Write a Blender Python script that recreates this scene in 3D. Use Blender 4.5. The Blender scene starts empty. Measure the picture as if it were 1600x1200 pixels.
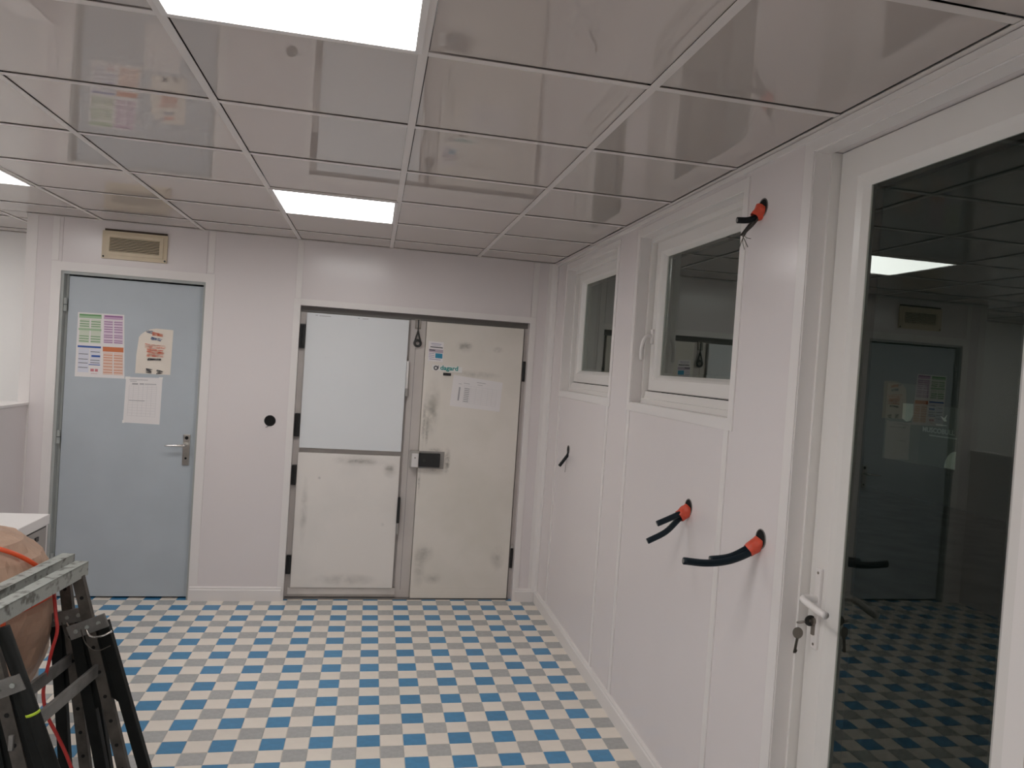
import bpy, math, random
from mathutils import Vector, Matrix
random.seed(7)
D = bpy.data
SC = bpy.context.scene
COL = SC.collection
H = 2.422                      # ceiling height
# ------------------------------------------------------------------ camera
cam_d = D.cameras.new('camera'); cam = D.objects.new('camera', cam_d); COL.objects.link(cam)
def euler_matrix(rx, ry, rz):
    return Matrix.Rotation(rz, 4, 'Z') @ Matrix.Rotation(ry, 4, 'Y') @ Matrix.Rotation(rx, 4, 'X')
cam.matrix_world = Matrix.Translation((0, 0, 1.666)) @ euler_matrix(math.radians(88.74), math.radians(-3.859), math.radians(-11.784))
cam_d.sensor_fit = 'HORIZONTAL'; cam_d.sensor_width = 36.0
cam_d.lens = 36.0 * 1179.65 / 1600
cam_d.shift_x = -29.43 / 1600
cam_d.shift_y = 2.71 / 1600
cam_d.clip_start = 0.02
SC.camera = cam
# ------------------------------------------------------------------ world (night outside) and exposure
W = D.worlds.new('night'); SC.world = W; W.use_nodes = True
bg = W.node_tree.nodes['Background']; bg.inputs[0].default_value = (0.55, 0.75, 0.65, 1); bg.inputs[1].default_value = 0.008
SC.view_settings.view_transform = 'Standard'
try: SC.view_settings.look = 'None'
except Exception: pass
SC.view_settings.gamma = 1.0
SC.view_settings.use_curve_mapping = False
SC.view_settings.exposure = 0.0
PANEL_LIGHT = 10.6             # radiance of the LED ceiling panels

# ------------------------------------------------------------------ materials
MATS = {}
def mat(name, col, rough=0.5, metal=0.0, var=0.0, scale=6.0, col2=None, spec=0.5, bump=0.0, bscale=40.0, thr=None, rnd=0.0, rvar=0.0, coat=0.0):
    if name in MATS: return MATS[name]
    m = D.materials.new(name); m.use_nodes = True
    nt = m.node_tree; b = nt.nodes['Principled BSDF']
    b.inputs['Base Color'].default_value = (*col, 1)
    b.inputs['Roughness'].default_value = rough
    b.inputs['Metallic'].default_value = metal
    b.inputs['Specular IOR Level'].default_value = spec
    b.inputs['Coat Weight'].default_value = coat
    tc = nt.nodes.new('ShaderNodeTexCoord')
    last = None
    if var > 0 or col2:
        n = nt.nodes.new('ShaderNodeTexNoise'); n.inputs['Scale'].default_value = scale
        n.inputs['Detail'].default_value = 5
        nt.links.new(tc.outputs['Object'], n.inputs['Vector'])
        r = nt.nodes.new('ShaderNodeValToRGB')
        lo, hi = thr if thr else (0.3, 0.7)
        r.color_ramp.elements[0].position = lo; r.color_ramp.elements[1].position = hi
        c2 = col2 if col2 else tuple(c * (1 - var) for c in col)
        r.color_ramp.elements[0].color = (*c2, 1); r.color_ramp.elements[1].color = (*col, 1)
        nt.links.new(n.outputs['Fac'], r.inputs['Fac'])
        last = r.outputs['Color']
        if rvar:
            mr = nt.nodes.new('ShaderNodeMapRange')
            mr.inputs['To Min'].default_value = max(0.02, rough - rvar); mr.inputs['To Max'].default_value = rough + rvar
            nt.links.new(n.outputs['Fac'], mr.inputs['Value']); nt.links.new(mr.outputs[0], b.inputs['Roughness'])
    if rnd > 0:
        oi = nt.nodes.new('ShaderNodeObjectInfo')
        mr = nt.nodes.new('ShaderNodeMapRange')
        mr.inputs['To Min'].default_value = 1 - rnd; mr.inputs['To Max'].default_value = 1 + rnd
        nt.links.new(oi.outputs['Random'], mr.inputs['Value'])
        hs = nt.nodes.new('ShaderNodeHueSaturation')
        nt.links.new(mr.outputs[0], hs.inputs['Value'])
        if last: nt.links.new(last, hs.inputs['Color'])
        else: hs.inputs['Color'].default_value = (*col, 1)
        last = hs.outputs['Color']
    if last: nt.links.new(last, b.inputs['Base Color'])
    if bump > 0:
        n2 = nt.nodes.new('ShaderNodeTexNoise'); n2.inputs['Scale'].default_value = bscale
        nt.links.new(tc.outputs['Object'], n2.inputs['Vector'])
        bp = nt.nodes.new('ShaderNodeBump'); bp.inputs['Strength'].default_value = bump; bp.inputs['Distance'].default_value = 0.01
        nt.links.new(n2.outputs['Fac'], bp.inputs['Height']); nt.links.new(bp.outputs['Normal'], b.inputs['Normal'])
    MATS[name] = m
    return m
def emit(name, col, s):
    m = D.materials.new(name); m.use_nodes = True; nt = m.node_tree
    for n in list(nt.nodes): nt.nodes.remove(n)
    e = nt.nodes.new('ShaderNodeEmission'); e.inputs[0].default_value = (*col, 1); e.inputs[1].default_value = s
    o = nt.nodes.new('ShaderNodeOutputMaterial'); nt.links.new(e.outputs[0], o.inputs[0]); MATS[name] = m
    return m
def glass(name, tint=(0.72, 0.76, 0.72), ior=1.7):
    m = D.materials.new(name); m.use_nodes = True; nt = m.node_tree
    for n in list(nt.nodes): nt.nodes.remove(n)
    t = nt.nodes.new('ShaderNodeBsdfTransparent'); t.inputs[0].default_value = (*tint, 1)
    g = nt.nodes.new('ShaderNodeBsdfGlossy'); g.inputs[0].default_value = (0.93, 1.0, 0.94, 1); g.inputs['Roughness'].default_value = 0.0
    f = nt.nodes.new('ShaderNodeFresnel'); f.inputs[0].default_value = ior
    x = nt.nodes.new('ShaderNodeMixShader'); o = nt.nodes.new('ShaderNodeOutputMaterial')
    ge = nt.nodes.new('ShaderNodeNewGeometry'); iv = nt.nodes.new('ShaderNodeMath'); iv.operation = 'SUBTRACT'; iv.inputs[0].default_value = 1.0
    nt.links.new(ge.outputs['Backfacing'], iv.inputs[1]); mm = nt.nodes.new('ShaderNodeMath'); mm.operation = 'MULTIPLY'
    nt.links.new(f.outputs[0], mm.inputs[0]); nt.links.new(iv.outputs[0], mm.inputs[1])
    nt.links.new(mm.outputs[0], x.inputs[0]); nt.links.new(t.outputs[0], x.inputs[1]); nt.links.new(g.outputs[0], x.inputs[2])
    nt.links.new(x.outputs[0], o.inputs[0]); MATS[name] = m
    return m
PVC   = mat('pvc_panel', (.80, .74, .735), .22, var=.02, scale=1.5)
TRIM  = mat('pvc_trim', (.83, .785, .765), .3)
UPVC  = mat('window_upvc', (.82, .785, .755), .25)
GLASS = glass('glazing', ior=1.62)
GLASW = glass('window_glazing', ior=2.3)
CEIL  = mat('ceiling_tile_gloss', (.575, .51, .475), .016, rnd=.015, spec=.8)
TEE   = mat('ceiling_tee', (.76, .70, .67), .3)
PLEN  = mat('plenum_dark', (.035, .03, .028), .9)
LED   = emit('led_panel', (1.0, .985, .97), PANEL_LIGHT)
CREAM = mat('tile_cream', (.91, .83, .735), .35, var=.05, scale=14, rnd=.03, rvar=.08)
BLUE  = mat('tile_blue', (.078, .29, .525), .35, var=.16, scale=30, rnd=.06, rvar=.08)
GREY  = mat('tile_grey', (.50, .50, .485), .4, var=.18, scale=45, rnd=.05, rvar=.08)
GROUT = mat('grout', (.70, .66, .60), .8, var=.2, scale=20)
DOORG = mat('door_grey_paint', (.50, .545, .585), .38, var=.07, scale=4, rvar=.06)
FRAMG = mat('door_frame_grey', (.42, .435, .42), .4, var=.06, scale=8)
STEEL = mat('brushed_steel', (.55, .53, .50), .3, 1.0, var=.15, scale=30)
CHROM = mat('chrome', (.75, .73, .70), .15, 1.0)
BLACK = mat('black_plastic', (.012, .012, .012), .45)
COLDW = mat('coldroom_white', (.80, .815, .83), .3, var=.02, scale=3)
COLDB = mat('coldroom_beige', (.84, .79, .745), .38, var=.13, scale=2.2, col2=(.77, .73, .69), thr=(.3, .55))
COLDR = mat('coldroom_beige_worn', (.80, .745, .68), .38, var=.2, scale=2.6, col2=(.72, .675, .60), thr=(.3, .6))
COLDF = mat('coldroom_frame', (.60, .55, .52), .35, var=.08, scale=5)
ALU   = mat('dull_aluminium', (.50, .46, .43), .38, .6, var=.1, scale=12)
def smudge(name, col, dens=.75, freq=30, lo=.36, hi=.66):
    m = D.materials.new(name); m.use_nodes = True; nt = m.node_tree; b = nt.nodes['Principled BSDF']
    b.inputs['Base Color'].default_value = (*col, 1); b.inputs['Roughness'].default_value = .6
    tc = nt.nodes.new('ShaderNodeTexCoord')
    sub = nt.nodes.new('ShaderNodeVectorMath'); sub.operation = 'SUBTRACT'; sub.inputs[1].default_value = (.5, .5, .5)
    nt.links.new(tc.outputs['Generated'], sub.inputs[0])
    sc = nt.nodes.new('ShaderNodeVectorMath'); sc.operation = 'MULTIPLY'; sc.inputs[1].default_value = (2, 0, 2); nt.links.new(sub.outputs[0], sc.inputs[0])
    ln = nt.nodes.new('ShaderNodeVectorMath'); ln.operation = 'LENGTH'; nt.links.new(sc.outputs[0], ln.inputs[0])
    mr = nt.nodes.new('ShaderNodeMapRange'); mr.inputs['From Min'].default_value = 1.0; mr.inputs['From Max'].default_value = 0.1; nt.links.new(ln.outputs['Value'], mr.inputs['Value'])
    n = nt.nodes.new('ShaderNodeTexNoise'); n.inputs['Scale'].default_value = freq; n.inputs['Detail'].default_value = 6; n.inputs['Roughness'].default_value = .65; nt.links.new(tc.outputs['Object'], n.inputs['Vector'])
    n2 = nt.nodes.new('ShaderNodeMapRange'); n2.inputs['From Min'].default_value = lo; n2.inputs['From Max'].default_value = hi; nt.links.new(n.outputs['Fac'], n2.inputs['Value'])
    mu = nt.nodes.new('ShaderNodeMath'); mu.operation = 'MULTIPLY'; nt.links.new(mr.outputs[0], mu.inputs[0]); nt.links.new(n2.outputs[0], mu.inputs[1])
    m2 = nt.nodes.new('ShaderNodeMath'); m2.operation = 'MULTIPLY'; m2.inputs[1].default_value = dens; nt.links.new(mu.outputs[0], m2.inputs[0])
    nt.links.new(m2.outputs[0], b.inputs['Alpha']); MATS[name] = m; return m
SCUFF = smudge('scuff', (.16, .15, .12), .55, 24, .38, .75)
SMEAR = smudge('smear', (.30, .29, .24), .42, 11, .30, .80)
RUBB  = mat('gasket_dark', (.20, .185, .175), .6)
PAPER = mat('paper_white', (.84, .80, .79), .7, var=.02, scale=10)
PAPCR = mat('paper_cream', (.84, .76, .67), .7, var=.05, scale=8)
INKG  = mat('ink_grey', (.42, .40, .41), .7)
INKD  = mat('ink_dark', (.10, .10, .11), .7)
VENTC = mat('vent_cream', (.72, .60, .43), .4, var=.1, scale=14)
VENTS = mat('vent_slat', (.70, .59, .43), .5)
DARKB = mat('vent_dark', (.02, .017, .012), .8)
CABL  = mat('cable_black', (.005, .014, .022), .45, spec=.3)
CABLK = mat('cable_plain_black', (.006, .008, .010), .5, spec=.3)
SLEEV = mat('sleeve_orange', (.80, .10, .05), .4, var=.2, scale=60)
ORNG  = mat('cord_orange', (.85, .11, .03), .4, var=.15, scale=30)
KRAFT = mat('kraft_paper', (.56, .37, .265), .6, var=.22, scale=6, bump=.8, bscale=16)
GALV  = mat('galvanised_splashed', (.40, .42, .39), .5, .35, scale=34, col2=(.16, .16, .14), thr=(.36, .5), bump=.2)
POSTM = mat('post_steel', (.13, .115, .10), .55, .5, var=.5, scale=22)
BARM  = mat('brace_steel', (.27, .26, .245), .5, .5, var=.4, scale=18)
LEGB  = mat('leg_black', (.008, .009, .008), .6, var=.4, scale=30, spec=.22)
HOLEM = mat('hole_dark', (.004, .004, .004), .9)
APPW  = mat('appliance_white', (.78, .75, .73), .3, var=.03, scale=5)
APPS  = mat('appliance_side', (.36, .34, .32), .4, .3, var=.1, scale=8)
WALLB = mat('wall_painted', (.92, .90, .88), .5, var=.02, scale=2)
KEYM  = mat('key_metal', (.30, .27, .24), .35, 1.0)
KEYD  = mat('key_dark', (.03, .028, .025), .4)
YELG  = mat('tape_lime', (.50, .68, .04), .5)
FLYD  = mat('flyer_dark', (.030, .042, .040), .7, var=.2, scale=20)
FLYG  = mat('flyer_grey', (.055, .06, .055), .7, var=.2, scale=20)
FLYL  = mat('flyer_pale', (.32, .34, .32), .7, var=.15, scale=60)
FLYM  = mat('flyer_mid', (.17, .20, .19), .7)

# ------------------------------------------------------------------ mesh builder
class MB:
    def __init__(s): s.v = []; s.f = []; s.mi = []; s.cur = 0; s.smooth = False
    def quad(s, a, b, c, d): s.poly([a, b, c, d])
    def poly(s, pts):
        n = len(s.v); s.v += [tuple(p) for p in pts]; s.f.append(tuple(range(n, n + len(pts)))); s.mi.append(s.cur)
    def hexa(s, p):   # 8 corners: bottom 0-3, top 4-7 (counter clockwise from above)
        n = len(s.v); s.v += [tuple(q) for q in p]
        for f in ((3, 2, 1, 0), (4, 5, 6, 7), (0, 1, 5, 4), (1, 2, 6, 5), (2, 3, 7, 6), (3, 0, 4, 7)):
            s.f.append(tuple(n + i for i in f)); s.mi.append(s.cur)
        return s
    def box(s, x0, x1, y0, y1, z0, z1):
        return s.hexa([(x0, y0, z0), (x1, y0, z0), (x1, y1, z0), (x0, y1, z0), (x0, y0, z1), (x1, y0, z1), (x1, y1, z1), (x0, y1, z1)])
    def prism(s, poly, ext):   # planar polygon (list of 3d) extruded by vector
        e = Vector(ext); n = len(poly); k = len(s.v)
        s.v += [tuple(p) for p in poly] + [tuple(Vector(p) + e) for p in poly]
        s.f.append(tuple(k + i for i in reversed(range(n)))); s.mi.append(s.cur)
        s.f.append(tuple(k + n + i for i in range(n))); s.mi.append(s.cur)
        for i in range(n):
            j = (i + 1) % n; s.f.append((k + i, k + j, k + n + j, k + n + i)); s.mi.append(s.cur)
        return s
    def tube(s, pts, r, seg=10, cap=True):
        pts = [Vector(p) for p in pts]; n = len(pts)
        rs = r if isinstance(r, (list, tuple)) else [r] * n
        k = len(s.v); up = None
        for i, p in enumerate(pts):
            t = (pts[min(i + 1, n - 1)] - pts[max(i - 1, 0)]).normalized()
            if up is None: up = t.orthogonal().normalized()
            up = (up - t * up.dot(t)).normalized(); w = t.cross(up)
            for q in range(seg):
                a = 2 * math.pi * q / seg; s.v.append(tuple(p + (up * math.cos(a) + w * math.sin(a)) * rs[i]))
        for i in range(n - 1):
            for q in range(seg):
                b = (q + 1) % seg
                s.f.append((k + i * seg + q, k + i * seg + b, k + (i + 1) * seg + b, k + (i + 1) * seg + q)); s.mi.append(s.cur)
        if cap:
            s.f.append(tuple(k + q for q in reversed(range(seg)))); s.mi.append(s.cur)
            s.f.append(tuple(k + (n - 1) * seg + q for q in range(seg))); s.mi.append(s.cur)
        return s
    def bar(s, a, b, w, h, side):   # rectangular bar a->b, width w along 'side', height h across
        a = Vector(a); b = Vector(b); t = (b - a).normalized(); u = Vector(side); u = (u - t * u.dot(t)).normalized(); v = t.cross(u)
        q = [u * w / 2 * i + v * h / 2 * j for i, j in ((-1, -1), (1, -1), (1, 1), (-1, 1))]
        return s.hexa([a + c for c in q] + [b + c for c in q])
    def ring(s, c, n, r, t, seg=24, ts=8):   # torus about axis n
        n = Vector(n).normalized(); u = n.orthogonal().normalized(); w = n.cross(u); c = Vector(c)
        k = len(s.v)
        for i in range(seg):
            a = 2 * math.pi * i / seg; d = u * math.cos(a) + w * math.sin(a)
            for j in range(ts):
                b = 2 * math.pi * j / ts; s.v.append(tuple(c + d * (r + t * math.cos(b)) + n * t * math.sin(b)))
        for i in range(seg):
            for j in range(ts):
                i2 = (i + 1) % seg; j2 = (j + 1) % ts
                s.f.append((k + i * ts + j, k + i2 * ts + j, k + i2 * ts + j2, k + i * ts + j2)); s.mi.append(s.cur)
        return s
    def disc(s, c, n, r, depth, seg=24, ry=None):
        n = Vector(n).normalized(); u = Vector((0, 0, 1)) if abs(n.z) < .9 else Vector((1, 0, 0)); w = n.cross(u); c = Vector(c)
        ry = ry or r
        return s.prism([c + u * r * math.cos(2 * math.pi * i / seg) + w * ry * math.sin(2 * math.pi * i / seg) for i in range(seg)], n * depth)
    def build(s, name, mats, parent=None, smooth=False, bevel=0.0, kind=None):
        me = D.meshes.new(name); me.from_pydata(s.v, [], s.f)
        ms = mats if isinstance(mats, (list, tuple)) else [mats]
        for m in ms: me.materials.append(m)
        for p, i in zip(me.polygons, s.mi): p.material_index = i
        import bmesh
        bm = bmesh.new(); bm.from_mesh(me); bmesh.ops.recalc_face_normals(bm, faces=bm.faces)
        if bevel > 0:
            bmesh.ops.bevel(bm, geom=list(bm.edges), offset=bevel, segments=2, affect='EDGES', profile=.7, clamp_overlap=True)
        bm.to_mesh(me); bm.free()
        if smooth:
            for p in me.polygons: p.use_smooth = True
        o = D.objects.new(name, me); COL.objects.link(o)
        if parent: o.parent = parent
        if kind: o['kind'] = kind
        return o
def bez(pts, n=8):   # Catmull-Rom through points
    P = [Vector(p) for p in pts]; P = [P[0] * 2 - P[1]] + P + [P[-1] * 2 - P[-2]]; out = []
    for i in range(1, len(P) - 2):
        for k in range(n):
            t = k / n; a, b, c, d = P[i - 1:i + 3]
            out.append(.5 * ((2 * b) + (c - a) * t + (2 * a - 5 * b + 4 * c - d) * t * t + (3 * b - a - 3 * c + d) * t ** 3))
    out.append(P[-2]); return out
def box(name, x0, x1, y0, y1, z0, z1, m, parent=None, bevel=0.0, kind=None):
    return MB().box(x0, x1, y0, y1, z0, z1).build(name, m, parent, bevel=bevel, kind=kind)
def empty(name, loc=(0, 0, 0)):
    o = D.objects.new(name, None); COL.objects.link(o); o.empty_display_size = .05
    o['_at'] = loc; return o
def root(name, label, cat, group=None):
    o = D.objects.new(name, None); COL.objects.link(o); o.empty_display_size = .05
    o['label'] = label; o['category'] = cat
    if group: o['group'] = group
    return o
def tag(o, label, cat, group=None):
    o['label'] = label; o['category'] = cat
    if group: o['group'] = group
    return o
def structure(name):
    o = D.objects.new(name, None); COL.objects.link(o); o.empty_display_size = .05; o['kind'] = 'structure'; return o
def text_mesh(name, body, size, m, parent, loc, rot, depth=.0004, bold=0.0, sx=1.0):
    c = D.curves.new(name, 'FONT'); c.body = body; c.size = size; c.extrude = depth; c.offset = bold; c.align_x = 'LEFT'; c.resolution_u = 3
    t = D.objects.new(name + '_src', c); COL.objects.link(t); bpy.context.view_layer.update()
    me = D.meshes.new_from_object(t.evaluated_get(bpy.context.evaluated_depsgraph_get()))
    D.objects.remove(t); me.materials.clear(); me.materials.append(m)
    M = Matrix.Translation(loc) @ rot @ Matrix.Diagonal((sx, 1, 1, 1)); me.transform(M)
    o = D.objects.new(name, me); COL.objects.link(o); o.parent = parent; return o
FACE_Y = Matrix.Rotation(math.pi / 2, 4, 'X')     # text on a wall that faces -Y
FACE_X = Matrix.Rotation(-math.pi / 2, 4, 'Z') @ Matrix.Rotation(math.pi / 2, 4, 'X')   # text on a wall that faces -X

# ================================================================== FLOOR
floor = box('floor', -4.4, 1.45, -1.8, 6.5, -.06, -.002, GROUT, kind='structure')
TS = .1; TX0, TY0 = 1.03, 3.065
def tile_mesh(name, m):
    g = .0012; b = .0012; a = TS / 2 - g; c = a - b
    mb = MB(); z = [-.002, -.0011, 0.0]
    mb.hexa([(-a, -a, -.004), (a, -a, -.004), (a, a, -.004), (-a, a, -.004), (-a, -a, -b), (a, -a, -b), (a, a, -b), (-a, a, -b)])
    mb.f.pop(1); mb.mi.pop(1); mb.f.pop(0); mb.mi.pop(0)
    n = 4
    mb.v += [(-c, -c, 0), (c, -c, 0), (c, c, 0), (-c, c, 0)]
    mb.f += [(8, 9, 10, 11), (4, 5, 9, 8), (5, 6, 10, 9), (6, 7, 11, 10), (7, 4, 8, 11)]; mb.mi += [0] * 5
    o = mb.build(name, m); me = o.data; D.objects.remove(o); return me
TM = {k: tile_mesh('floor_tile', m) for k, m in (('b', BLUE), ('g', GREY), ('c', CREAM))}
TMV = [v.co.copy() for v in TM['c'].vertices]; TMF = [tuple(p.vertices) for p in TM['c'].polygons]
inv = cam.matrix_world.inverted()
def to_px(p):
    q = inv @ Vector(p)
    if q.z > -.05: return None
    return (829.43 + 1179.65 * q.x / -q.z, 602.71 - 1179.65 * q.y / -q.z)
cells = []
for i in range(-52, 4):
    for j in range(-48, 34):
        x = TX0 + (i + .5) * TS; y = TY0 + (j + .5) * TS
        if x > 1.29 or y > 6.3 or x < -4.25 or y < -1.7: continue
        if y > 5.39 and x > -2.2: continue
        kind = 'c' if (i + j) % 2 else ('b' if i % 2 == 0 else 'g')
        q = to_px((x, y, 0)); vis = q is not None and -10 < q[0] < 1610 and 0 < q[1] < 1215 and x < 1.24
        if vis and q[0] < 215 and q[1] > 1000 + max(0, (150 - q[0])) * 0: vis = q[0] > 150
        cells.append((0 if vis else 1, math.hypot(x, y), x, y, kind))
cells.sort()
rest = MB()
for n, (_, _, x, y, k) in enumerate(cells):
    if n < 300:
        o = D.objects.new('floor_tile', TM[k]); COL.objects.link(o); o.parent = floor
        o.location = (x, y, random.uniform(-.0003, .0002)); o.rotation_euler = (random.uniform(-.002, .002), random.uniform(-.002, .002), 0)
    else:
        b = len(rest.v); rest.v += [(v.x + x, v.y + y, v.z) for v in TMV]
        for f in TMF: rest.f.append(tuple(b + a for a in f)); rest.mi.append('cbg'.index(k))
rest.build('floor_tile_field', [CREAM, BLUE, GREY], floor, kind='stuff')

# ================================================================== CEILING
XR = 1.24; YF = 5.26; YB = 6.31; XL = -2.15
ceiling = box('ceiling', -4.4, 1.45, -1.8, 6.5, H + .05, H + .12, PLEN, kind='structure')
cx0, cy0, CS = .673, 1.901, .6
lights = {(-2, -1): 'square LED ceiling panel nearest the camera, cut by the top of the picture',
          (-2, 3): 'square LED ceiling panel in front of the cold room doors',
          (-5, 3): 'square LED ceiling panel at the far left edge of the picture',
          (-2, -5): None, (-5, -1): None, (-5, -5): None, (-7, 5): None, (-8, -1): None}  # recess panel is added out of view to brighten the back wall
tile_cache = {}
for i in range(-9, 1):
    for j in range(-6, 8):
        x0 = cx0 + i * CS + .015; x1 = cx0 + (i + 1) * CS - .012
        y0 = cy0 + j * CS + .012; y1 = cy0 + (j + 1) * CS - .017
        if (i, j) in lights:
            lab = lights[(i, j)] or {(-2, -5): 'square LED ceiling panel behind the camera, nearest the right wall', (-5, -1): 'square LED ceiling panel left of the one nearest the camera', (-5, -5): 'square LED ceiling panel far behind the camera on the left', (-7, 5): 'unseen square LED panel added to brighten the recess behind the low wall', (-8, -1): 'square LED ceiling panel nearest the left wall'}[(i, j)]
            L = root('ceiling_light', lab, 'ceiling light', 'LED ceiling panels')
            fx0, fx1, fy0, fy1 = cx0 + i * CS + .004, cx0 + (i + 1) * CS - .004, cy0 + j * CS + .004, cy0 + (j + 1) * CS - .004
            e = .016; mb = MB()
            mb.box(fx0, fx1, fy0, fy0 + e, H - .004, H + .012); mb.box(fx0, fx1, fy1 - e, fy1, H - .004, H + .012)
            mb.box(fx0, fx0 + e, fy0 + e, fy1 - e, H - .004, H + .012); mb.box(fx1 - e, fx1, fy0 + e, fy1 - e, H - .004, H + .012)
            mb.build('frame', TRIM, L)
            box('diffuser', fx0 + e, fx1 - e, fy0 + e, fy1 - e, H, H + .008, LED, L)
            continue
        if x0 > XR - .03: continue
        x1 = min(x1, XR - .028); x0 = max(x0, -4.27); y0 = max(y0, -1.7)
        ylim = YF - .022 if x0 > XL - .3 else YB - .022
        if y0 > ylim - .02: continue
        y1 = min(y1, ylim)
        if x0 < XL < x1 and y1 <= YF:
            pass
        if x1 - x0 < .02 or y1 - y0 < .02: continue
        key = (round(x1 - x0, 3), round(y1 - y0, 3))
        if key not in tile_cache:
            w, d = key; mb = MB().box(-w / 2, w / 2, -d / 2, d / 2, 0, .012); o = mb.build('ceiling_tile', CEIL); tile_cache[key] = o.data; D.objects.remove(o)
        o = D.objects.new('ceiling_tile', tile_cache[key]); COL.objects.link(o); o.parent = ceiling
        o.location = ((x0 + x1) / 2, (y0 + y1) / 2, H + .004); o.rotation_euler = (random.uniform(-.0012, .0012), random.uniform(-.0012, .0012), 0)
# narrow tiles left of the far wall, over the alcove
for ya, yb in ((YF - .016, cy0 + 6 * CS - .012), (cy0 + 6 * CS + .012, cy0 + 7 * CS - .012), (cy0 + 7 * CS + .012, YB - .022)):
    if yb - ya > .03: box('ceiling_tile', cx0 - 5 * CS + .015, XL - .004, ya, yb, H + .003, H + .015, CEIL, ceiling)
for i in range(-8, 2):
    x = cx0 + i * CS
    if x > XR: continue
    box('runner', x - .012, x + .012, -1.7, YF if x > XL else YB, H, H + .002, TEE, ceiling)
    for j in range(-5, 8):
        y = cy0 + j * CS
        xa = max(x + .0125, -4.27); xb = min(x + CS - .0125, XR - .026)
        if y > (YF - .03 if x > XL - .3 else YB - .03) or xb - xa < .05: continue
        box('cross_tee', xa, xb, y - .012, y + .012, H + .0006, H + .002, TEE, ceiling)
box('wall_angle', XR - .024, XR - .003, -1.7, YF, H - .001, H + .0015, TEE, ceiling)
box('wall_angle', XL, XR - .026, YF - .02, YF - .001, H - .001, H + .0015, TEE, ceiling)
box('wall_angle', -4.3, XL, YB - .02, YB, H - .001, H + .0015, TEE, ceiling)

# ================================================================== RIGHT WALL
wr = MB()
segs = [(-1.8, 1.22, 0, 2.7), (1.22, 2.04, 2.367, 2.7), (2.04, 2.47, 0, 2.7), (2.47, 3.52, 0, 1.535), (2.47, 3.52, 2.345, 2.7),
        (3.52, 3.87, 0, 2.7), (3.87, 4.92, 0, 1.535), (3.87, 4.92, 2.345, 2.7), (4.92, 5.7, 0, 2.7)]
for y0, y1, z0, z1 in segs: wr.box(XR + .005, XR + .16, y0, y1, z0, z1)
wall_right = wr.build('wall_right', PVC, kind='structure')
for y0, y1, z0, z1 in [(-1.7, .0, 0, H), (.0, 1.22, 0, H), (1.22, 2.04, 2.367, H), (2.04, 2.47, 0, H), (2.47, 3.52, 0, 1.535), (2.47, 3.52, 2.345, H),
                       (3.52, 3.87, 0, H), (3.87, 4.92, 0, 1.535), (3.87, 4.92, 2.345, H), (4.92, 5.26, 0, H)]:
    box('wall_panel', XR, XR + .005, y0 + .001, y1 - .001, z0, z1 + .0, PVC, wall_right)
for y, z1 in ((3.865, 1.497), (3.525, 1.497), (2.475, 1.497), (4.925, 1.497), (2.02, 0)):
    if z1: box('joint_strip', XR - .004, XR + .001, y - .018, y + .018, .09, z1, TRIM, wall_right, bevel=.0012)
# thin cover angle right under the ceiling
box('cover_strip', XR - .008, XR + .001, -1.7, 5.24, H - .022, H - .003, TRIM, wall_right)
def casing_x(parent, y0, y1, z0, z1, w, bottom=True, name='casing'):
    t = .004
    def strip(poly): MB().prism([(XR - t, a, b) for a, b in poly], (t + .001, 0, 0)).build(name, TRIM, parent)
    ob = z0 - w if bottom else z0
    strip([(y0, z0), (y0 - w, ob), (y0 - w, z1 + w), (y0, z1)])
    strip([(y1, z0), (y1, z1), (y1 + w, z1 + w), (y1 + w, ob)])
    strip([(y0, z1), (y0 - w, z1 + w), (y1 + w, z1 + w), (y1, z1)])
    if bottom: strip([(y0, z0), (y1, z0), (y1 + w, z0 - w), (y0 - w, z0 - w)])
    # lining boards in the reveal
    d = .05
    box('reveal_lining', XR + .0, XR + d, y0, y0 + .004, z0 + .004, z1 - .004, TRIM, parent); box('reveal_lining', XR, XR + d, y1 - .004, y1, z0 + .004, z1 - .004, TRIM, parent)
    box('reveal_lining', XR, XR + d, y0, y1, z1 - .004, z1, TRIM, parent)
    if bottom: box('reveal_lining', XR, XR + .075, y0, y1, z0, z0 + .004, TRIM, parent)
def frame_ring(mb, xa, xb, y0, y1, z0, z1, w):
    mb.box(xa, xb, y0, y0 + w, z0, z1); mb.box(xa, xb, y1 - w, y1, z0, z1)
    mb.box(xa, xb, y0 + w, y1 - w, z0, z0 + w); mb.box(xa, xb, y0 + w, y1 - w, z1 - w, z1)
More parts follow.
